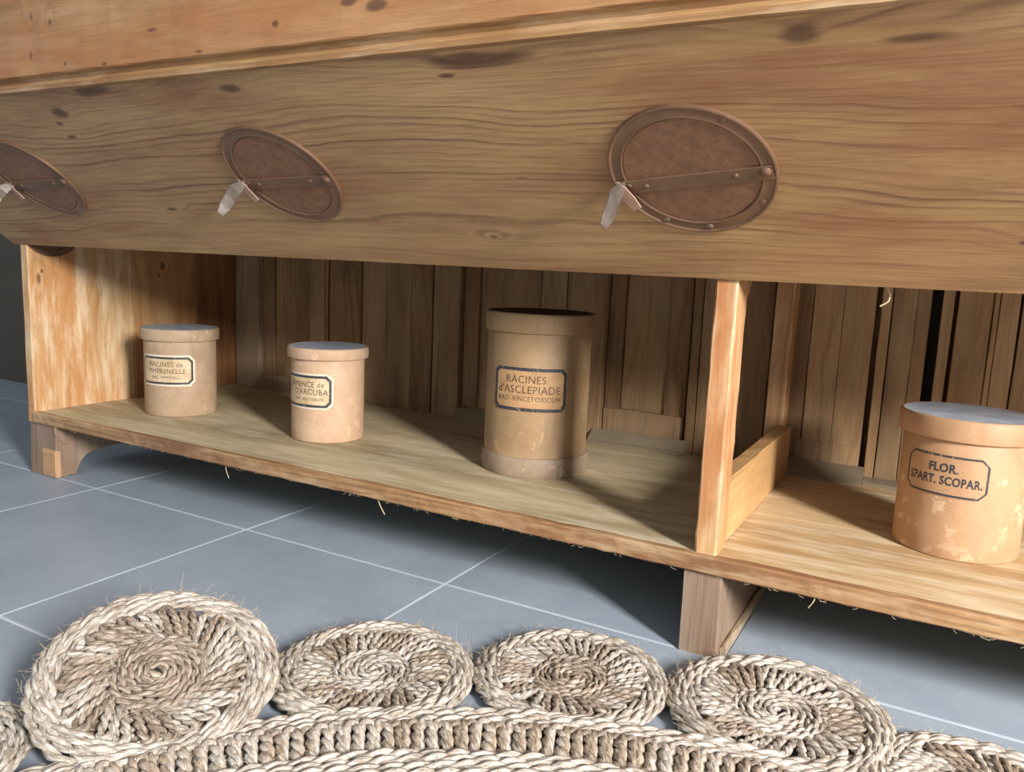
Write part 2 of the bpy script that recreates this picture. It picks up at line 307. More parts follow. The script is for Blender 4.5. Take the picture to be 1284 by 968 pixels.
def tubes(paths, mat, name, sides=6, closed=False, vscale=1.):
    """paths: list of (points Nx3, radius array or float). One mesh with length-wise UVs"""
    V = []; F = []; UV = []; base = 0
    for P, R in paths:
        P = np.asarray(P, float); n = len(P)
        T = np.gradient(P, axis=0); T /= np.linalg.norm(T, axis=1)[:, None]+1e-12
        up = np.array([0., 0, 1.]); A = np.cross(T, up); ln = np.linalg.norm(A, axis=1)
        A[ln < .05] = (1, 0, 0); A /= np.linalg.norm(A, axis=1)[:, None]; B = np.cross(A, T)
        R = np.full(n, R) if np.isscalar(R) else R
        a = np.arange(sides)*2*PI/sides
        ring = P[:, None]+R[:, None, None]*(np.cos(a)[None, :, None]*A[:, None]+np.sin(a)[None, :, None]*B[:, None])
        V.append(ring.reshape(-1, 3)); d = np.r_[0, np.cumsum(np.linalg.norm(np.diff(P, axis=0), axis=1))] + rng.random()*5
        i = np.arange(n-1)[:, None]; k = np.arange(sides)[None, :]; k2 = (k+1) % sides
        q = np.stack([i*sides+k, i*sides+k2, (i+1)*sides+k2, (i+1)*sides+k], -1).reshape(-1, 4)+base; F.append(q)
        u0 = np.broadcast_to(d[:-1][:, None], (n-1, sides)); u1 = np.broadcast_to(d[1:][:, None], (n-1, sides))
        v0 = np.broadcast_to(k/sides, (n-1, sides)); v1 = np.broadcast_to((k+1)/sides, (n-1, sides))
        UV.append(np.stack([np.stack([u0, v0], -1), np.stack([u0, v1], -1), np.stack([u1, v1], -1), np.stack([u1, v0], -1)], 2).reshape(-1, 2))
        base += n*sides
    V = np.concatenate(V); F = np.concatenate(F); UV = np.concatenate(UV)
    me = bpy.data.meshes.new(name); me.vertices.add(len(V)); me.vertices.foreach_set('co', V.ravel())
    me.loops.add(F.size); me.loops.foreach_set('vertex_index', F.ravel().astype(np.int32))
    me.polygons.add(len(F)); me.polygons.foreach_set('loop_start', np.arange(0, F.size, 4, dtype=np.int32))
    me.polygons.foreach_set('use_smooth', np.ones(len(F), bool))
    me.update(calc_edges=True)
    uv = me.uv_layers.new(name='UVMap'); uv.data.foreach_set('uv', UV.ravel())
    me.materials.append(M[mat]); me.validate(); return me

# ------------------------------------------------------------ the setting
T = .45; OX, OY = -.3051, .0062
bm = bmesh.new(); bmesh.ops.create_cube(bm, size=1)
me = bpy.data.meshes.new('floor'); bm.to_mesh(me); bm.free(); me.materials.append(M['grout'])
floor = link('floor', me, None, Matrix.LocRotScale(Vector((.4, -1.2, -.0515)), None, Vector((8.1, 4.4, .1))))
floor['kind'] = 'structure'
floor_root_inv = floor.matrix_basis.inverted()
# one tile mesh, 4.5 mm joints, softened edges
h = T/2-.0018
bm = bmesh.new(); bmesh.ops.create_cube(bm, size=1)
for v in bm.verts: v.co = Vector((v.co.x*2*h, v.co.y*2*h, -.004+v.co.z*.008))
bmesh.ops.bevel(bm, geom=[e for e in bm.edges if all(v.co.z > -.001 for v in e.verts)], offset=.0012, segments=1, affect='EDGES')
tile_me = bpy.data.meshes.new('tile'); bm.to_mesh(tile_me); bm.free(); tile_me.materials.append(M['tile'])
for i in range(-8, 10):
    for j in range(-8, 1):
        x, y = OX+(i+.5)*T, OY+(j+.5)*T
        if y-T/2 > .62 or x < -3.5 or x > 4.3: continue
        o = bpy.data.objects.new('tile', tile_me); C.objects.link(o); o.parent = floor; o.matrix_parent_inverse = floor_root_inv
        o.location = (x, y, rng.uniform(-.0002, .0002))
for i in range(-8, 10):   # the last row is cut at the wall
    x = OX+(i+.5)*T
    if x < -3.5 or x > 4.3: continue
    o = bpy.data.objects.new('tile', tile_me); C.objects.link(o); o.parent = floor; o.matrix_parent_inverse = floor_root_inv
    o.location = (x, OY+1.5*T, 0)
wall = link('wall_back', beam('X', -3.6, 4.4, .66, .76, 0, 2.6, .001, 4, 0, 'wall', 'wall_back')); wall['kind'] = 'structure'

# ------------------------------------------------------------ the counter
HS, TH, HP, XL, XR = .1428, .024, .5102, -.505, 2.45
ctr = empty('shop_counter', (0, 0, 0))
tag(ctr, 'long old wooden shop counter with slanted underside board, round rusty hatches and open lower shelf', 'counter')
def part(name, me, label=None, parent=ctr, mat=None):
    o = link(name, me, parent, mat)
    if label: o['label'] = label
    return o
# left side: three vertical planks
for (y0, y1, m) in ((.0, .2535, 'side_front'), (.2543, .44, 'side'), (.4405, .592, 'side_dark')):
    part('side_plank', beam('Z', (.0 if y0 > .44 else .119), .80, XL-.026, XL, y0, y1, .002, 18, .0003, m, 'side_plank'))
# the front plank is rotten at the floor, on a shaped foot
foot = [(0.0, .0), (.004, .118), (.30, .118), (.30, .060), (.24, .056), (.20, .053), (.14, .051), (.10, .049), (.073, .042), (.060, .029), (.052, .014), (.047, .0), (.034, .003), (.02, -.0005), (.010, .004)]
part('bracket_foot', extrude_yz(foot, XL-.026, -.437, 'foot', 'bracket_foot'), 'short shaped bracket foot, rotten at the floor')
bead = [(-.001, .118), (-.001, .102), (.006, .088), (.018, .078), (.038, .072), (.09, .071), (.15, .074), (.15, .118)]
part('foot_moulding', extrude_yz(bead, -.4375, -.4335, 'foot', 'foot_moulding'))
V = []; 
chip = [(.000, .002), (-.0012, .02), (-.0006, .045), (-.0014, .056), (.001, .062), (.003, .064), (.012, .060), (.013, .0005), (.004, .0)]
part('broken_face', extrude_yz([(y, z) for y, z in chip], -.484, -.4365, 'rot', 'broken_face'), 'pale freshly broken wood')
# middle legs
for lx, ly1 in ((.985, .50), (2.2, .5)):
    part('leg', beam('Y', 0.003, ly1, lx, lx+.052, 0, HS-TH-.0005, .003, 16, .0005, 'foot', 'leg'))
    part('leg_strip', beam('Y', .02, ly1, lx+.0525, lx+.060, 0, .012, .002, 10, .0005, 'b4', 'leg_strip'))
# shelf planks
for (x0, x1, mm) in ((XL+.0, .9955, 'shelf'), (.9965, XR, 'shelf_warm')):
    part('shelf_plank', beam('X', x0, x1, 0.014, .2468, HS-TH+.001, HS, .0006, None, .0001, mm, 'shelf_plank'))
    part('shelf_plank', beam('X', x0, x1, .2471, .60, HS-TH+.002, HS-.0005, .0006, None, .0001, mm, 'shelf_plank'))
part('shelf_edge_strip', beam('X', XL-.004, XR, -.004, .0135, HS-TH-.0005, HS+.0002, .0022, 200, .0003, 'edge', 'shelf_edge_strip'))
rs_ = np.random.RandomState(8); sp_ = []
for k in range(90):      # torn splinters along the lower edge of the strip
    x_ = rs_.uniform(XL, 1.6); d_ = rs_.uniform(-1, 1); L_ = rs_.uniform(.002, .007)
    sp_.append((np.array([(x_, -.001, HS-TH+.0003), (x_+d_*L_, -.002, HS-TH-L_*.4), (x_+d_*L_*2.2, -.0025, HS-TH-L_*.55)]), .00025))
SPL = sp_
o = part('splinter', tubes(SPL, 'fibre', 'splinter', 3)); o['kind'] = 'stuff'
# partition frame: front post, rear post, rail, gusset
def partition(px):
    part('front_post', beam('Z', HS, HP+.03, px, px+.029, .006, .062, .0022, 16, .0004, 'post', 'front_post'))
    part('rear_post', beam('Z', HS, .95, px-.022, px+.012, .525, .572, .002, 16, .0004, 'post', 'rear_post'))
    part('partition_rail', beam('Y', .0625, .5245, px+.002, px+.027, HS, HS+.094, .0015, 14, .0004, 'rail', 'partition_rail'))
    gs = [(.0625, HP+.03), (.0625, .478), (.068, .476), (.125, HP+.03)]
    part('gusset', extrude_yz(gs, px+.006, px+.026, 'post', 'gusset'))
    # upper part of the partition carrying the bin
    up = [(.04, HP+.035), (.57, HP+.035), (.57, .95), (-.26, .95), (-.26, .80)]
    part('bin_divider', extrude_yz(up, px+.004, px+.022, 'side_dark', 'bin_divider'))
partition(.995); partition(2.2)
part('side_plank', beam('Z', .0, .95, XR+.001, XR+.027, 0, .592, .002, 12, .0003, 'side', 'side_plank'))
# slanted board, in its own frame: x along, y up the slope, z outwards
TH_S = .8969; s_ = Vector((0, -math.sin(TH_S), math.cos(TH_S))); n_ = Vector((0, -math.cos(TH_S), -math.sin(TH_S)))
BM = Matrix(((1, 0, 0, 0), (0, s_.y, n_.y, 0), (0, s_.z, n_.z, HP), (0, 0, 0, 1)))
part('slanted_board', beam('X', -.551, XR+.03, .0, .378, -.026, 0, .0016, 150, .00003, 'slant', 'slanted_board', seed=5), None, ctr, BM)
# fascia, moulding, top
F0 = -.297
mp = [(-.268, .742), (F0+.001, .7395), (F0-.003, .7405), (F0-.0035, .7445), (F0+.001, .7475), (F0+.005, .750), (F0+.0062, .754), (F0+.003, .758), (F0-.002, .7605), (-.268, .7605)]
def extrude_x(poly, x0, x1, mat, name, nseg=120, jit=.0002):
    r = np.random.RandomState(3); n = len(poly); V = []; F = []
    for i in range(nseg+1):
        j = r.normal(0, jit, 2)
        for y, z in poly: V.append((x0+(x1-x0)*i/nseg, y+j[0], z+j[1]))
    for i in range(nseg):
        for k in range(n): p, q = i*n+k, i*n+(k+1) % n; F.append((q, p, p+n, q+n))
    F += [tuple(range(n)), tuple(reversed([nseg*n+k for k in range(n)]))]
    me = mesh(name, V, F, mat); bm = bmesh.new(); bm.from_mesh(me); bmesh.ops.recalc_face_normals(bm, faces=bm.faces); bm.to_mesh(me); bm.free(); return me
part('base_moulding', extrude_x(mp, -.56, XR+.03, 'mould', 'base_moulding'))
part('fascia_board', beam('X', -.56, XR+.03, F0-.003, F0+.021, .761, .985, .002, 120, .0003, 'fascia', 'fascia_board', seed=9))
part('countertop', beam('X', -.60, XR+.06, -.34, .64, .986, 1.02, .005, 60, .0004, 'fascia', 'countertop'))
part('end_board', extrude_yz([(.591, .801), (.591, .985), (-.274, .985), (-.274, .762), (-.20, .801)], XL-.026, XL, 'side', 'end_board'))
# back of the counter: old panelled doors reused as boards. (x0, x1, front y, material, name, foot z)
BZ = .98
back = [
 (-.500,-.413,.572,'b4','door_stile',HS), (-.411,-.372,.590,'b1','panel_bevel',HS), (-.371,-.240,.598,'b2','panel_field',HS),
 (-.238,-.228,.586,'b1','bead',HS), (-.2275,-.181,.578,'b2','door_stile',HS), (-.180,-.171,.582,'b1','bead',HS),
 (-.160,-.0575,.576,'b3','door_stile',HS), (-.056,.020,.582,'b1','back_plank',HS), (.0205,.096,.583,'b1','back_plank',HS), (.0975,.159,.581,'b3','back_plank',HS),
 (.166,.184,.577,'b1','bead',HS), (.186,.243,.574,'b1','door_stile',HS), (.246,.286,.590,'b3','panel_bevel',HS), (.287,.443,.598,'b1','panel_field',HS),
 (.449,.456,.577,'b3','bead',HS), (.4575,.518,.575,'b2','door_stile',HS), (.519,.529,.579,'b1','bead',HS), (.531,.613,.570,'b1','door_stile',HS),
 (.616,.650,.590,'b3','panel_bevel',HS), (.6515,.750,.598,'b1','panel_field',HS), (.751,.797,.590,'b3','panel_bevel',HS),
 (.804,.822,.574,'b3','bead',HS), (.8235,.853,.577,'b1','door_stile',HS), (.856,.905,.578,'b3','back_plank',HS), (.907,.960,.579,'b3','back_plank',HS), (.9615,1.030,.588,'b3','back_plank',HS),
 (1.0315,1.085,.589,'b5','back_plank',HS), (1.0855,1.140,.589,'b5','back_plank',HS), (1.1505,1.167,.578,'b5','bead',HS), (1.169,1.207,.581,'b2','door_stile',HS), (1.2075,1.230,.581,'b1','door_stile',HS),
 (1.248,1.265,.577,'b2','bead',HS), (1.2725,1.325,.584,'b5','back_plank',HS), (1.326,1.334,.580,'b5','bead',HS), (1.335,1.365,.584,'b5','back_plank',HS),
 (1.368,1.43,.580,'b2','door_stile',HS)]
x = 1.433
while x < XR-.03:
    wd = rng.uniform(.05, .11); back.append((x, min(x+wd, XR), rng.uniform(.576, .588), rng.choice(['b1', 'b2', 'b5']), 'back_plank', HS)); x += wd+.002
for x0, x1, y, m, nm, z0 in back:
    part(nm, beam('Z', z0, BZ, x0, x1, y, .612, .0012, 14, .0003, m, nm))
# dark backing strips behind joints except the open gap
for x0, x1 in ((-.505, 1.2305), (1.2478, XR)):
    part('backing_board', beam('X', x0, x1, .6, .622, HS-.02, BZ, .0005, 6, 0, 'b6', 'backing_board'))
# bottom rails in front of the recessed panels, with sloping sills
for x0, x1, zt, m in ((-.411, -.2385, .178, 'b4'), (.246, .443, .170, 'b1'), (.616, .797, .214, 'b1'), (1.022, 1.1405, .203, 'b5')):
    part('bottom_rail', beam('X', x0+.001, x1-.001, .586, .5975, HS, zt, .001, 6, .0003, m, 'bottom_rail'))
for x0, x1, yf in ((-.411, -.2385, .545), (.246, .443, .548), (.600, .812, .540), (1.017, 1.152, .520), (1.275, 1.365, .53)):
    sp = [(yf, HS), (yf, HS+.003), (.571, HS+.026), (.571, HS)]
    part('sill_strip', extrude_x(sp, x0, x1, 'sill', 'sill_strip', 6, .0004))
for i, (x0, x1) in enumerate(((1.153, 1.232), (1.246, 1.274), (1.366, 1.9))):
    part('sill_strip', extrude_x([(.54, HS), (.54, HS+.006), (.569, HS+.010), (.569, HS)], x0, x1, 'sill', 'sill_strip', 6, .0004))

# ---- hatches
def disc_mesh(R0, R1, z0, z1, mat, name, seg=72, a0=0, a1=2*PI, lip=0.):
    V = []; F = []; prof = [(R0, z0), (R0, z1)]
    if lip: prof += [(R0+.0015, z1+lip*.5), (R0+.003, z1), (R1-.004, z1), (R1-.002, z1+lip), (R1, z1+lip*.7), (R1, z0)]
    else: prof += [(R1-.0008, z1), (R1, z1-.0006), (R1, z0)]
    n = len(prof)
    for k in range(seg):
        a = a0+(a1-a0)*k/seg
        for r, z in prof: V.append((r*math.cos(a), r*math.sin(a), z))
    for k in range(seg):
        for i in range(n): p = k*n; q = ((k+1) % seg)*n; j = (i+1) % n; F.append((p+i, p+j, q+j, q+i))
    me = mesh(name, V, F, mat, smooth=True)
    bm = bmesh.new(); bm.from_mesh(me); bmesh.ops.recalc_face_normals(bm, faces=bm.faces)
    for e in bm.edges: e.smooth = e.calc_face_angle(0) < .5
    bm.to_mesh(me); bm.free(); return me
def plate_mesh(R, chord, upper, z0, z1, mat, name, dish=0.):
    """half of a round plate, cut by the horizontal line y = chord"""
    n = 28; N = 10; a = math.asin(chord/R); V = []; F = []
    A0, A1 = (a, PI-a) if upper else (PI-a, 2*PI+a)
    for i in range(n+1):
        t = A0+(A1-A0)*i/n; ex, ey = R*math.cos(t), R*math.sin(t)
        for j in range(N+1):
            q = j/N; x_ = ex; y_ = chord+(ey-chord)*q
            rr = math.hypot(x_, y_)/R
            V.append((x_, y_, z1+dish*(1-rr*rr)+.0003*math.sin(x_*90+y_*40)*math.sin(y_*120)))
    nv = len(V); V += [(x_, y_, z0) for x_, y_, _ in V]
    for i in range(n):
        for j in range(N):
            p = i*(N+1)+j; F.append((p, p+1, p+N+2, p+N+1)); F.append((nv+p+N+1, nv+p+N+2, nv+p+1, nv+p))
        p = i*(N+1)+N; F.append((p, nv+p, nv+p+N+1, p+N+1)); p = i*(N+1); F.append((p+N+1, nv+p+N+1, nv+p, p))
    me = mesh(name, V, F, mat, smooth=True); bm = bmesh.new(); bm.from_mesh(me)
    bmesh.ops.remove_doubles(bm, verts=bm.verts, dist=1e-6); bmesh.ops.recalc_face_normals(bm, faces=bm.faces)
    for e in bm.edges: e.smooth = e.calc_face_angle(0) < .5
    bm.to_mesh(me); bm.free(); return me
def strip_mesh(pts, wv, th, mat, name):
    """bent metal strip along pts, width vector per point, thickness th"""
    V = []; F = []; P = [Vector(p) for p in pts]; n = len(P)
    for i, p in enumerate(P):
        t = (P[min(i+1, n-1)]-P[max(i-1, 0)]).normalized(); wvi = Vector(wv[i]); nn = t.cross(wvi).normalized()*th/2
        for sgn, s2 in ((-1, -1), (1, -1), (1, 1), (-1, 1)): V.append(p+wvi*.5*sgn+nn*s2)
    for i in range(n-1):
        for k in range(4): a_, b_ = i*4+k, i*4+(k+1) % 4; F.append((a_, b_, b_+4, a_+4))
    F += [(3, 2, 1, 0), tuple((n-1)*4+k for k in range(4))]
    me = mesh(name, V, F, mat); bm = bmesh.new(); bm.from_mesh(me); bmesh.ops.recalc_face_normals(bm, faces=bm.faces)
    bmesh.ops.bevel(bm, geom=list(bm.edges), offset=th*.25, segments=1, affect='EDGES'); bm.to_mesh(me); bm.free(); return me
screw_me = lathe([(.0050, 0), (.0048, .0010), (.0036, .0022), (.0018, .0028), (.0002, .0029)], 'screw', 'screw', 16)
rim_me = disc_mesh(.0772, .094, 0., .0030, 'rust2', 'hatch', lip=.0016)
up_me = plate_mesh(.0762, -.004, True, .0006, .0022, 'rust', 'fixed_plate')
lo_me = plate_mesh(.0762, -.0045, False, 0.0006, .0022, 'rust', 'flap_plate', .0)
bar_me = beam('X', -.0905, .0895, -.0195, .0, .0018, .0048, .0006, 10, .0002, 'rust2', 'strap_bar', seed=4)
rivet_me = lathe([(.0046, 0), (.0046, .0006), (.0035, .0016), (.0018, .0021), (.0002, .0022)], 'rust2', 'rivet', 16)
bigriv_me = lathe([(.0065, 0), (.0062, .0010), (.0050, .0014), (.0045, .0026), (.002, .0032), (.0002, .0033)], 'rust2', 'rivet', 16)
lever_me = strip_mesh([(-.080, -.006, .004), (-.0835, -.003, .012), (-.0855, .000, .024), (-.084, .000, .040), (-.085, -.001, .056), (-.088, -.003, .070)],
                      [(0.000, .010, .0), (-.002, .015, 0), (-.004, .020, 0), (-.004, .0185, 0), (-.004, .0175, 0), (-.002, .010, 0)], .0024, 'steel', 'lever')
tab_me = strip_mesh([(-.088, .003, .0065), (-.083, -.008, .010), (-.078, -.020, .0135), (-.072, -.034, .016)],
                    [(.004, 0, .0), (.011, .006, 0), (.015, .007, 0), (.011, .005, 0)], .0015, 'pink', 'bent_tab')
hl = {0: 'round rusty hatch at the left edge, cut by the frame', 1: 'darker round rusty hatch with grey lever', 2: 'largest round rusty hatch, pitted plate and grey lever'}
for i, (hx, hy, rot) in enumerate(((-.208, .1943, 2.), (.394, .1922, 2.), (.998, .1888, 7.3), (1.602, .189, 3.), (2.206, .189, 4.))):
    hm = BM @ Matrix.Translation((hx, hy, 0)) @ Matrix.Rotation(math.radians(rot), 4, 'Z')
    hob = part('hatch', rim_me, hl.get(i), ctr, hm)
    for nm, mm in (('fixed_plate', up_me), ('flap_plate', lo_me), ('strap_bar', bar_me)): link(nm, mm, hob)
    link('lever', lever_me, hob)['label'] = 'bare grey metal lever'
    link('bent_tab', tab_me, hob)['label'] = 'pale pinkish metal tab'
    link('rivet', bigriv_me, hob, Matrix.Translation((.0815, -.0075, .0045)))
    for (rx, ry, rz) in ((.049, -.0085, .0045), (-.056, -.0105, .0045), (-.076, -.0065, .0045)): link('rivet', rivet_me, hob, Matrix.Translation((rx, ry, rz))@Matrix.Scale(.75, 4))
    for an in ((-38, -127, -92, 50) if i == 2 else (-118, 55)):
        link('screw', screw_me if an in (-127, -92) else rivet_me, hob, Matrix.Translation((.0855*math.cos(math.radians(an)), .0855*math.sin(math.radians(an)), .0018)))
# round plate on the inside of the left side, showing below the slanted board
cm_ = Matrix.Translation((XL, .054, .5605)) @ Matrix.Rotation(PI/2, 4, 'Y') @ Matrix.Scale(.78, 4)
o = part('side_hatch', rim_me, 'rusty round plate on the inner face of the left side, mostly hidden', ctr, cm_)
link('fixed_plate', up_me, o); link('flap_plate', lo_me, o)

# ------------------------------------------------------------ jars
def on_cyl(me, R):
    """wrap a flat x-y mesh on a cylinder of radius R: x is arc length, y is height, z is stand-off"""
    for v in me.vertices:
        a = v.co.x/R; r = R+v.co.z; v.co = (r*math.cos(a), r*math.sin(a), v.co.y)
def sub_x(bm, step):
    xs = [v.co.x for v in bm.verts]; x = min(xs)+step
    while x < max(xs):
        bmesh.ops.bisect_plane(bm, geom=list(bm.verts)+list(bm.edges)+list(bm.faces), plane_co=(x, 0, 0), plane_no=(1, 0, 0)); x += step
def poly_label(w_, h_, c, z, R, mat, name, hole=None, shift=(0, 0)):
    """octagon plate with cut corners (or the frame left when hole = inner size is cut out)"""
    def octo(w1, h1, cc, dx=0, dy=0): return [(-w1/2+cc, -h1/2), (w1/2-cc, -h1/2), (w1/2, -h1/2+cc), (w1/2, h1/2-cc), (w1/2-cc, h1/2), (-w1/2+cc, h1/2), (-w1/2, h1/2-cc), (-w1/2, -h1/2+cc)]
    bm = bmesh.new(); A = [bm.verts.new((x_, y_, z)) for x_, y_ in octo(w_, h_, c)]
    if hole:
        B = [bm.verts.new((x_, y_, z)) for x_, y_ in octo(hole[0], hole[1], hole[2])]
        for i in range(8): bm.faces.new((A[i], A[(i+1) % 8], B[(i+1) % 8], B[i]))
    else: bm.faces.new(A)
    sub_x(bm, .004); me = bpy.data.meshes.new(name); bm.to_mesh(me); bm.free(); me.materials.append(M[mat])
    on_cyl(me, R); return me
def text_mesh(lines, R, z, mat, name='lettering'):
    """lines: (string, size, y, x-centre or None, x-scale, bold offset)"""
    bm = bmesh.new(); dg = None
    for s, size, y, xc, xs, off in lines:
        cu = bpy.data.curves.new('t', 'FONT'); cu.body = s; cu.size = size; cu.align_x = 'CENTER'; cu.offset = off; cu.resolution_u = 3
        cu.space_character = 1.08
        ob = bpy.data.objects.new('t', cu); C.objects.link(ob); bpy.context.view_layer.update()
        me = bpy.data.meshes.new_from_object(ob); bpy.data.objects.remove(ob)
        b2 = bmesh.new(); b2.from_mesh(me)
        for v in b2.verts: v.co = Vector((v.co.x*xs+(xc or 0), v.co.y+y, z))
        b2.to_mesh(me); b2.free(); bm.from_mesh(me); bpy.data.meshes.remove(me); bpy.data.curves.remove(cu)
    sub_x(bm, .004)
    me = bpy.data.meshes.new(name); bm.to_mesh(me); bm.free(); me.materials.clear(); me.materials.append(M[mat]); on_cyl(me, R)
    return me
def jar(name, cx, cy, R, H, RL, LH, pm, topm, label, seed, ring=None, R2=None):
    j = empty(name, (cx, cy, HS)); tag(j, label, 'jar')
    w0 = .004
    body = auto(link('body', lathe([(R-.003, 0), (R-.0008, .0012), (R, .004), (R, .03), (R, H*.5), (R, H-LH+.004), (R-.004, H-LH+.01), (R-.004, H-.004)], pm, 'body', 72, wob=w0, seed=seed), j))
    LZ = H-LH
    lid = auto(link('lid', lathe([(RL-.003, LZ), (RL-.0008, LZ+.0008), (RL, LZ+.003), (RL+.0006, LZ+LH*.5), (RL+.0004, H-.004), (RL-.0006, H-.0014), (RL-.0022, H-.0003), (RL-.004, H-.0005), (RL-.01, H-.0007), (RL*.5, H-.0006)], [pm, topm], 'lid', 72, mi=3, wob=w0*.7, seed=seed+1), j))
    if ring:
        auto(link('base_ring', lathe([(ring[0]-.0015, .0), (ring[0], .002), (ring[0]+.0005, ring[1]*.5), (ring[0], ring[1]-.002), (ring[0]-.0012, ring[1]-.0004), (R+.0002, ring[1]-.0002)], 'ring3', 'base_ring', 72, wob=w0, seed=seed+2), j))
    return j, body
def add_label(j, ang, zc, w_, h_, c, R, papermat, edgemat, fr, txt, textmat):
    rot = Matrix.Translation((0, 0, zc)) @ Matrix.Rotation(math.radians(ang), 4, 'Z')
    Rr = R*1.0055+.0002
    if edgemat:
        lab = link('label', poly_label(w_, h_, c, .0002, Rr, edgemat, 'label'), j, rot)
        link('label_face', poly_label(w_-.008, h_-.008, c*.85, .00028, Rr, papermat, 'label_face'), lab)
    else:
        lab = link('label', poly_label(w_, h_, c, .0002, Rr, papermat, 'label'), j, rot)
    bw, mg = fr
    link('label_border', poly_label(w_-2*mg, h_-2*mg, c*.85, .00042, Rr, 'ink', 'label_border', (w_-2*mg-2*bw, h_-2*mg-2*bw, c*.65)), lab)
    link('lettering', text_mesh(txt, Rr, .0005, textmat), lab)
# leftmost
j1, _ = jar('apothecary_jar', -.2855, .2125, .0775, .197, .0845, .027, 'pot1', 'lid_top', 'small brown card jar beside the left side panel, label reading PIMPRENELLE', 21)
add_label(j1, -66, .105, .135, .070, .011, .0775, 'paper', 'paper_edge', (.0045, .0045), [('RACINES de', .0150, .0090, .0020, .95, 0), ('PIMPRENELLE', .0155, -.0065, .004, .88, 0), ('RAD. PIMPINELL.', .0100, -.0185, .004, .88, 0)], 'text')
j2, _ = jar('apothecary_jar', .1453, .2293, .0737, .191, .0815, .023, 'pot2', 'lid_top', 'small pinkish card jar left of the tall jar, label reading ENCE de ARCUBA', 33)
add_label(j2, -91, .105, .132, .072, .011, .0737, 'paper', 'paper_edge', (.005, .004), [('SEMENCE de', .0150, .0090, .006, .95, 0), ('D\'ARCUBA', .0165, -.0065, .016, .92, 0), ('SEM. ARCUBALIN.', .0085, -.0185, .014, .95, 0)], 'text')
j3, _ = jar('apothecary_jar', .6055, .2828, .095, .291, .1, .035, 'pot3', 'lid_dark', 'tall varnished card jar left of the post, label reading RACINES d\'ASCLEPIADE', 45, ring=(.0992, .036))
add_label(j3, -73, .1585, .142, .080, .010, .095, 'paper3', None, (.0060, .0014), [('RACINES', .0190, .0115, -.006, .93, 0), ("d'ASCLEPIADE", .0190, -.0065, -.001, .93, 0), ('RAD. VINCETOXICUM', .0120, -.0205, .000, .92, 0)], 'text3')
j4, _ = jar('apothecary_jar', 1.3037, .2637, .0813, .196, .0885, .031, 'pot4', 'lid_top', 'peeling orange-tan card jar right of the post, printed FLOR. SPART. SCOPAR.', 57)
add_label(j4, -107, .1165, .112, .058, .012, .0813, 'pot4', None, (.0028, .0008), [('FLOR.', .0165, .005, -.001, .84, .0005), ('SPART. SCOPAR.', .0165, -.0125, .000, .75, .0005)], 'ink')

# ------------------------------------------------------------ jute rug
RC = Vector((1.2277, -.9742))
def arc_pts(fn, length, step): n = max(4, int(length/step)); t = np.linspace(0, 1, n); return fn(t)
def ply(P, r_off, r_str, plies, pitch, phase=0., flat=1., nrm=None, rs=None):
    """twisted strands round the centre line P; returns tubes paths"""
    P = np.asarray(P); T_ = np.gradient(P, axis=0); T_ /= np.linalg.norm(T_, axis=1)[:, None]
    up = np.array([0., 0, 1]); A = np.cross(T_, up); A /= np.linalg.norm(A, axis=1)[:, None]+1e-9; B = np.cross(A, T_)
    d = np.r_[0, np.cumsum(np.linalg.norm(np.diff(P, axis=0), axis=1))]; out = []
    for k in range(plies):
        a = 2*PI*(d/pitch+k/plies)+phase
        jt = 1+.16*np.sin(d*61+k*2+phase)+.1*np.sin(d*143+k*5)
        Q = P+(r_off*np.cos(a)*jt)[:, None]*A+(r_off*flat*np.sin(a))[:, None]*B
        R = r_str*(1+.16*np.sin(d*97+k*1.7+phase*3)+.12*np.sin(d*211+k*2.1))
        out.append((Q, R))
    return out
def resample(P, step):
    P = np.asarray(P, float); d = np.r_[0, np.cumsum(np.linalg.norm(np.diff(P, axis=0), axis=1))]
    n = max(5, int(d[-1]/step)+1); t = np.linspace(0, d[-1], n); return np.stack([np.interp(t, d, P[:, i]) for i in range(3)], 1)
RR = .123
def rosette_parts(seed, fine=True, under=True):
    r = np.random.RandomState(seed); step = .0032 if fine else .006
    # centre coil: ropes spiralling out
    turns = 6; th = np.linspace(0, turns*2*PI, 60*turns); pit = .0078
    rad = .004+pit*th/(2*PI); rad *= 1+.03*np.sin(2*th+r.uniform(0, 6))
    P = np.stack([rad*np.cos(th), rad*np.sin(th), .010+.0015*np.sin(th*1.3+seed)+0*th], 1)
    coil = ply(resample(P, step), .0023, .0028, 2, .028, r.uniform(0, 6))
    if under:      # lower rounds showing between the loops
        for rb in (.058, .068, .078, .088):
            th = np.linspace(0, 2*PI, 120); coil += ply(resample(np.stack([rb*np.cos(th), rb*np.sin(th), .005+0*th], 1), step*1.6), .0025, .0033, 2, .03, r.uniform(0, 6))
    # outer border: three rounds
    bp = []
    for q, (rb, zz) in enumerate(((.096, .013), (.1035, .015), (.111, .014), (.118, .010))):
        th = np.linspace(0, 2*PI, 160); rb_ = rb*(1+.012*np.sin(3*th+q+seed))
        P = np.stack([rb_*np.cos(th), rb_*np.sin(th), zz+.001*np.sin(5*th+seed)], 1)
        bp += ply(resample(P, step), .0026, .0034, 2, .050, r.uniform(0, 6))
    return coil, bp
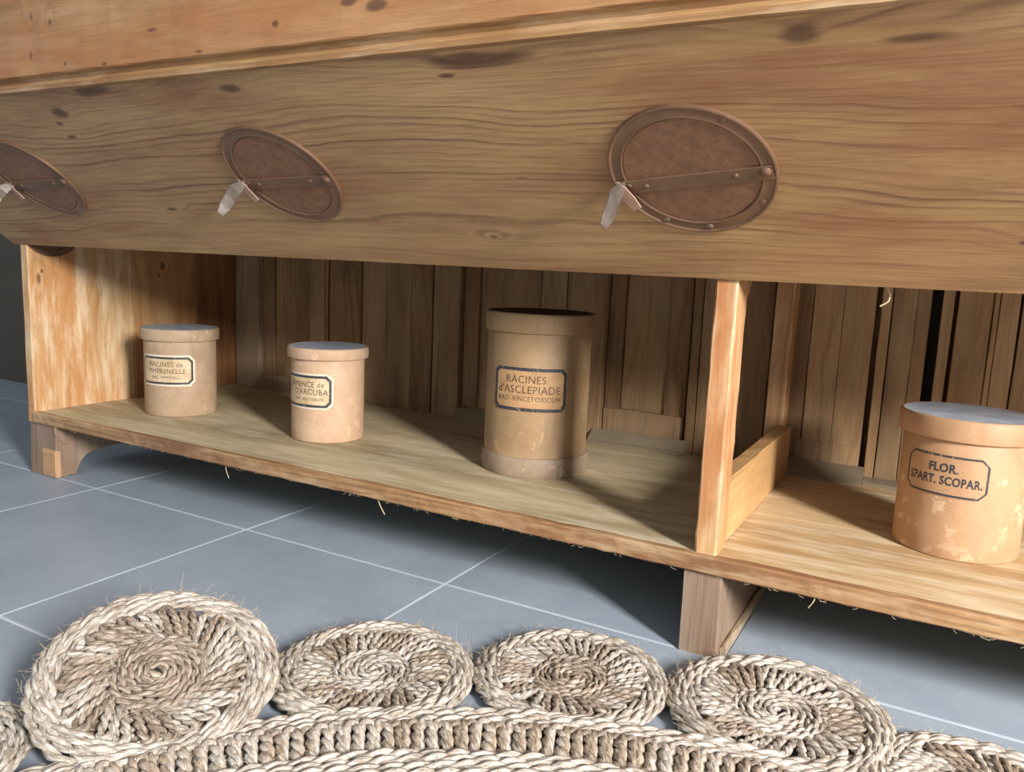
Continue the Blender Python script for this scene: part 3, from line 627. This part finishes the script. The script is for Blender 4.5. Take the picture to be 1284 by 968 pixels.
def loop_path(r0, r1, wdt):
    """one U-shaped loop reaching from r0 to r1 along +x, then twisted"""
    t = np.linspace(-1, 1, 17); x_ = r1-(r1-r0)*np.abs(t)**4*1.0 - .0; 
    P = [(r0, -wdt/2, .008)]
    for a in np.linspace(-PI/2, PI/2, 7): P.append((r1-wdt/2+math.cos(a)*wdt/2, math.sin(a)*wdt/2, .0145))
    P += [(r0, wdt/2, .008)]
    P = np.array(P); P = np.insert(P, 1, [(r0*.6+r1*.4, -wdt/2, .0125)], 0); P = np.insert(P, len(P)-1, [(r0*.6+r1*.4, wdt/2, .0125)], 0)
    return resample(P, .0026)
rug = empty('jute_rug', (RC.x, RC.y, 0)); tag(rug, 'round braided jute rug edged with coiled rosettes, on the grey tiles', 'rug')
NL = 26
loop_meshes = []
for k in range(6):
    LP = loop_path(.046, .0925+.002*math.sin(k), .0100); loop_meshes.append(tubes(ply(LP, .0019, .0029, 2, .024, k*1.1), 'jute' if k % 3 else 'jute_b', 'loop', 6))
variants = []
for k in range(4):
    coil, bp = rosette_parts(50+k, True, k != 0)
    variants.append((tubes(coil, 'jute_b' if k % 2 else 'jute', 'rosette', 6), tubes(bp, 'jute', 'rosette_border', 6)))
# coarse rosette with everything in one mesh, for the part of the rug behind the camera
coil, bp = rosette_parts(80, False); allp = coil+bp
for q in range(NL):
    a = 2*PI*q/NL; ca, sa = math.cos(a), math.sin(a)
    for P, R in ply(loop_path(.050, .094, .0092)[::2], .0019, .0025, 2, .022): allp.append((np.stack([P[:, 0]*ca-P[:, 1]*sa, P[:, 0]*sa+P[:, 1]*ca, P[:, 2]], 1), R[:len(P)]))
coarse = tubes(allp, 'jute', 'rosette', 4)
vis_ros = []; R_RO = .866; STEP = 16.32
for i in range(22):
    an = 144.8-STEP*(i-1)            # i=0 leftmost in view ... i=5
    vis = -1 <= i <= 6 or i >= 21
    a = math.radians(an); c = Vector((R_RO*math.cos(a), R_RO*math.sin(a), 0))
    if i == 5: c += Vector((-.035, -.045, 0))
    Mx = Matrix.Translation(c) @ Matrix.Rotation(a, 4, 'Z')
    sc = {1: (1.12, 1.06), 2: (1., 1.03), 3: (.98, 1.0), 4: (1.04, 1.04)}.get(i, (1., 1.))
    tilt = {1: 17., 2: 1.5, 3: 1., 4: 2., 5: 0.}.get(i, 0.)
    if tilt:
        piv = Matrix.Translation((-.125, 0, 0)); Mx = Mx @ piv @ Matrix.Rotation(-math.radians(tilt), 4, 'Y') @ piv.inverted()
    Mx = Mx @ Matrix.Diagonal((sc[0], sc[1], 1, 1)) @ Matrix.Rotation(rng.uniform(0, 6), 4, 'Z')
    if vis:
        cm, bmh = variants[i % 4]
        ro = link('rosette', cm, rug, Mx); vis_ros.append(ro); link('rosette_border', bmh, ro)
        sw = (-.35, .5, -.3, .25)[i % 4]
        for q in range(NL):
            aa = 2*PI*(q+rng.uniform(-.12, .12))/NL
            link('loop', loop_meshes[rng.randrange(6)], ro, Matrix.Rotation(aa, 4, 'Z') @ Matrix.Translation((rng.uniform(-.002, .002), 0, rng.uniform(-.001, .001))) @ Matrix.Translation((.07, 0, 0)) @ Matrix.Rotation(sw+rng.uniform(-.12, .12), 4, 'Z') @ Matrix.Translation((-.07, 0, 0)) @ Matrix.Rotation(rng.uniform(-.2, .2), 4, 'X'))
    else: link('rosette', coarse, rug, Mx)
# the band: outer rounds, row of loops, inner rounds
def ring_paths(radii, a0=0., a1=2*PI, step=.0034, zz=.013, r_off=.0029, r_str=.0034, pitch=.052):
    out = []
    for q, rb in enumerate(radii):
        n = int(rb*(a1-a0)/step); t = np.linspace(a0, a1, n)
        rr = rb+.0015*np.sin(9*t+q)
        out += ply(np.stack([rr*np.cos(t), rr*np.sin(t), zz+.0012*np.sin(23*t+q*2)], 1), r_off, r_str, 2, pitch, q*1.9)
    return out
va0, va1 = math.radians(62), math.radians(178)
part('band_braid', tubes(ring_paths([.770, .760, .750], va0, va1, zz=.015)+ring_paths([.705, .718, .731], va0, va1, .006, zz=.006)+ring_paths([.770, .760, .750], va1, va0+2*PI, .009, zz=.015), 'jute', 'band_braid', 6), None, rug)
part('inner_braid', tubes(ring_paths([.689, .679, .669, .659, .649], va0, va1, zz=.015)+ring_paths([.689, .679, .669, .659, .649], va1, va0+2*PI, .009, zz=.015), 'jute', 'inner_braid', 6), None, rug)
bl_meshes = []
for k in range(5):
    LP = loop_path(.694, .7455, .0125); LP = LP - np.array([.694, 0, 0]) + np.array([0, 0, .001])
    bl_meshes.append(tubes(ply(LP, .0026, .0039, 2, .032, k*1.3), 'jute_b' if k % 2 else 'jute', 'loop', 6))
rest = []; NB = 290
for q in range(NB):
    a = 2*PI*q/NB; dg = math.degrees(a)
    if 66 < dg < 172:
        link('loop', bl_meshes[rng.randrange(5)], rug, Matrix.Rotation(a+rng.uniform(-.0015, .0015), 4, 'Z') @ Matrix.Translation((.694+rng.uniform(-.001, .001), 0, rng.uniform(-.001, .001))))
    else:
        ca, sa = math.cos(a), math.sin(a); P = loop_path(.694, .7455, .0125)[::3]
        rest.append((np.stack([P[:, 0]*ca-P[:, 1]*sa, P[:, 0]*sa+P[:, 1]*ca, P[:, 2]], 1), .0045))
o = part('loop_row', tubes(rest, 'jute_b', 'loop_row', 4), None, rug); o['kind'] = 'stuff'
# centre of the rug: plain coil out of view
t = np.linspace(0, 2*PI*58, 58*50); rad = .01+.011*t/(2*PI)
o = part('centre_coil', tubes([(np.stack([rad*np.cos(t), rad*np.sin(t), .009+0*t], 1), .0062)], 'jute', 'centre_coil', 5), None, rug)
# loose fibres standing off the rug
rf = np.random.RandomState(5)
def fibres(n, place, name):
    fib = []
    for k in range(n):
        p = place(); L = rf.uniform(.004, .012)*(2.2 if rf.rand() < .04 else 1); d = rf.normal(0, 1, 3); d[2] = abs(d[2])*.6; d /= np.linalg.norm(d); cv = rf.normal(0, .5, 3)
        q = np.linspace(0, 1, 5)[:, None]; fib.append((p+L*(q*d+q*q*.4*cv), .00017))
    return tubes(fib, 'fibre', name, 3)
def on_ros():
    th = rf.uniform(0, 2*PI); rd = rf.choice([.122, .120, .116, .11, .09, .06]); return np.array([rd*math.cos(th), rd*math.sin(th), .015])
fm = [fibres(420, on_ros, 'loose_fibre') for _ in range(3)]
for i, ro in enumerate(vis_ros):
    o = link('loose_fibre', fm[i % 3], ro, Matrix.Rotation(i*1.3, 4, 'Z')); o['kind'] = 'stuff'
fib = []
for k in range(500):
    an = rf.uniform(math.radians(80), math.radians(165)); rd = rf.uniform(.65, .775); p = np.array([rd*math.cos(an), rd*math.sin(an), .018])
    L = rf.uniform(.004, .012); d = rf.normal(0, 1, 3); d[2] = abs(d[2])*.6; d /= np.linalg.norm(d); cv = rf.normal(0, .5, 3); s = np.linspace(0, 1, 5)[:, None]
    fib.append((p+L*(s*d+s*s*.4*cv), .00018))
o = part('loose_fibre', tubes(fib, 'fibre', 'loose_fibre', 3), None, rug); o['kind'] = 'stuff'

# ------------------------------------------------------------ bits of straw caught on the counter
def straw(loc, pts, rad, label):
    P = np.array(pts, float); t = np.linspace(0, len(P)-1, 14)
    Q = np.stack([np.interp(t, np.arange(len(P)), P[:, i]) for i in range(3)], 1)
    for _ in range(2): Q[1:-1] = (Q[:-2]+Q[1:-1]*2+Q[2:])/4
    o = link('straw', tubes([(Q, rad)], 'fibre', 'straw', 5)); o.location = loc; tag(o, label, 'straw'); return o
straw((.095, .004, HS-TH+.001), [(0, 0, 0), (.004, -.004, -.010), (.014, -.006, -.024)], .0007, 'bent straw bit hanging under the shelf edge, between the two small jars')
straw((.455, .004, HS-TH+.001), [(0, 0, 0), (.01, -.004, -.012), (.02, -.005, -.024)], .0008, 'straw bit hanging under the shelf edge, between the pinkish jar and the tall jar')
straw((1.155, .004, HS-TH+.001), [(0, 0, 0), (-.002, -.004, -.008), (-.007, -.005, -.016)], .0006, 'straw bit hanging under the shelf edge, right of the middle leg')
straw((1.196, .02, HP-.004), [(0, 0, .004), (.004, 0, -.003), (.003, 0, -.012), (-.006, 0, -.018)], .0012, 'curled pale wood shaving hanging below the slanted board, right of the post')
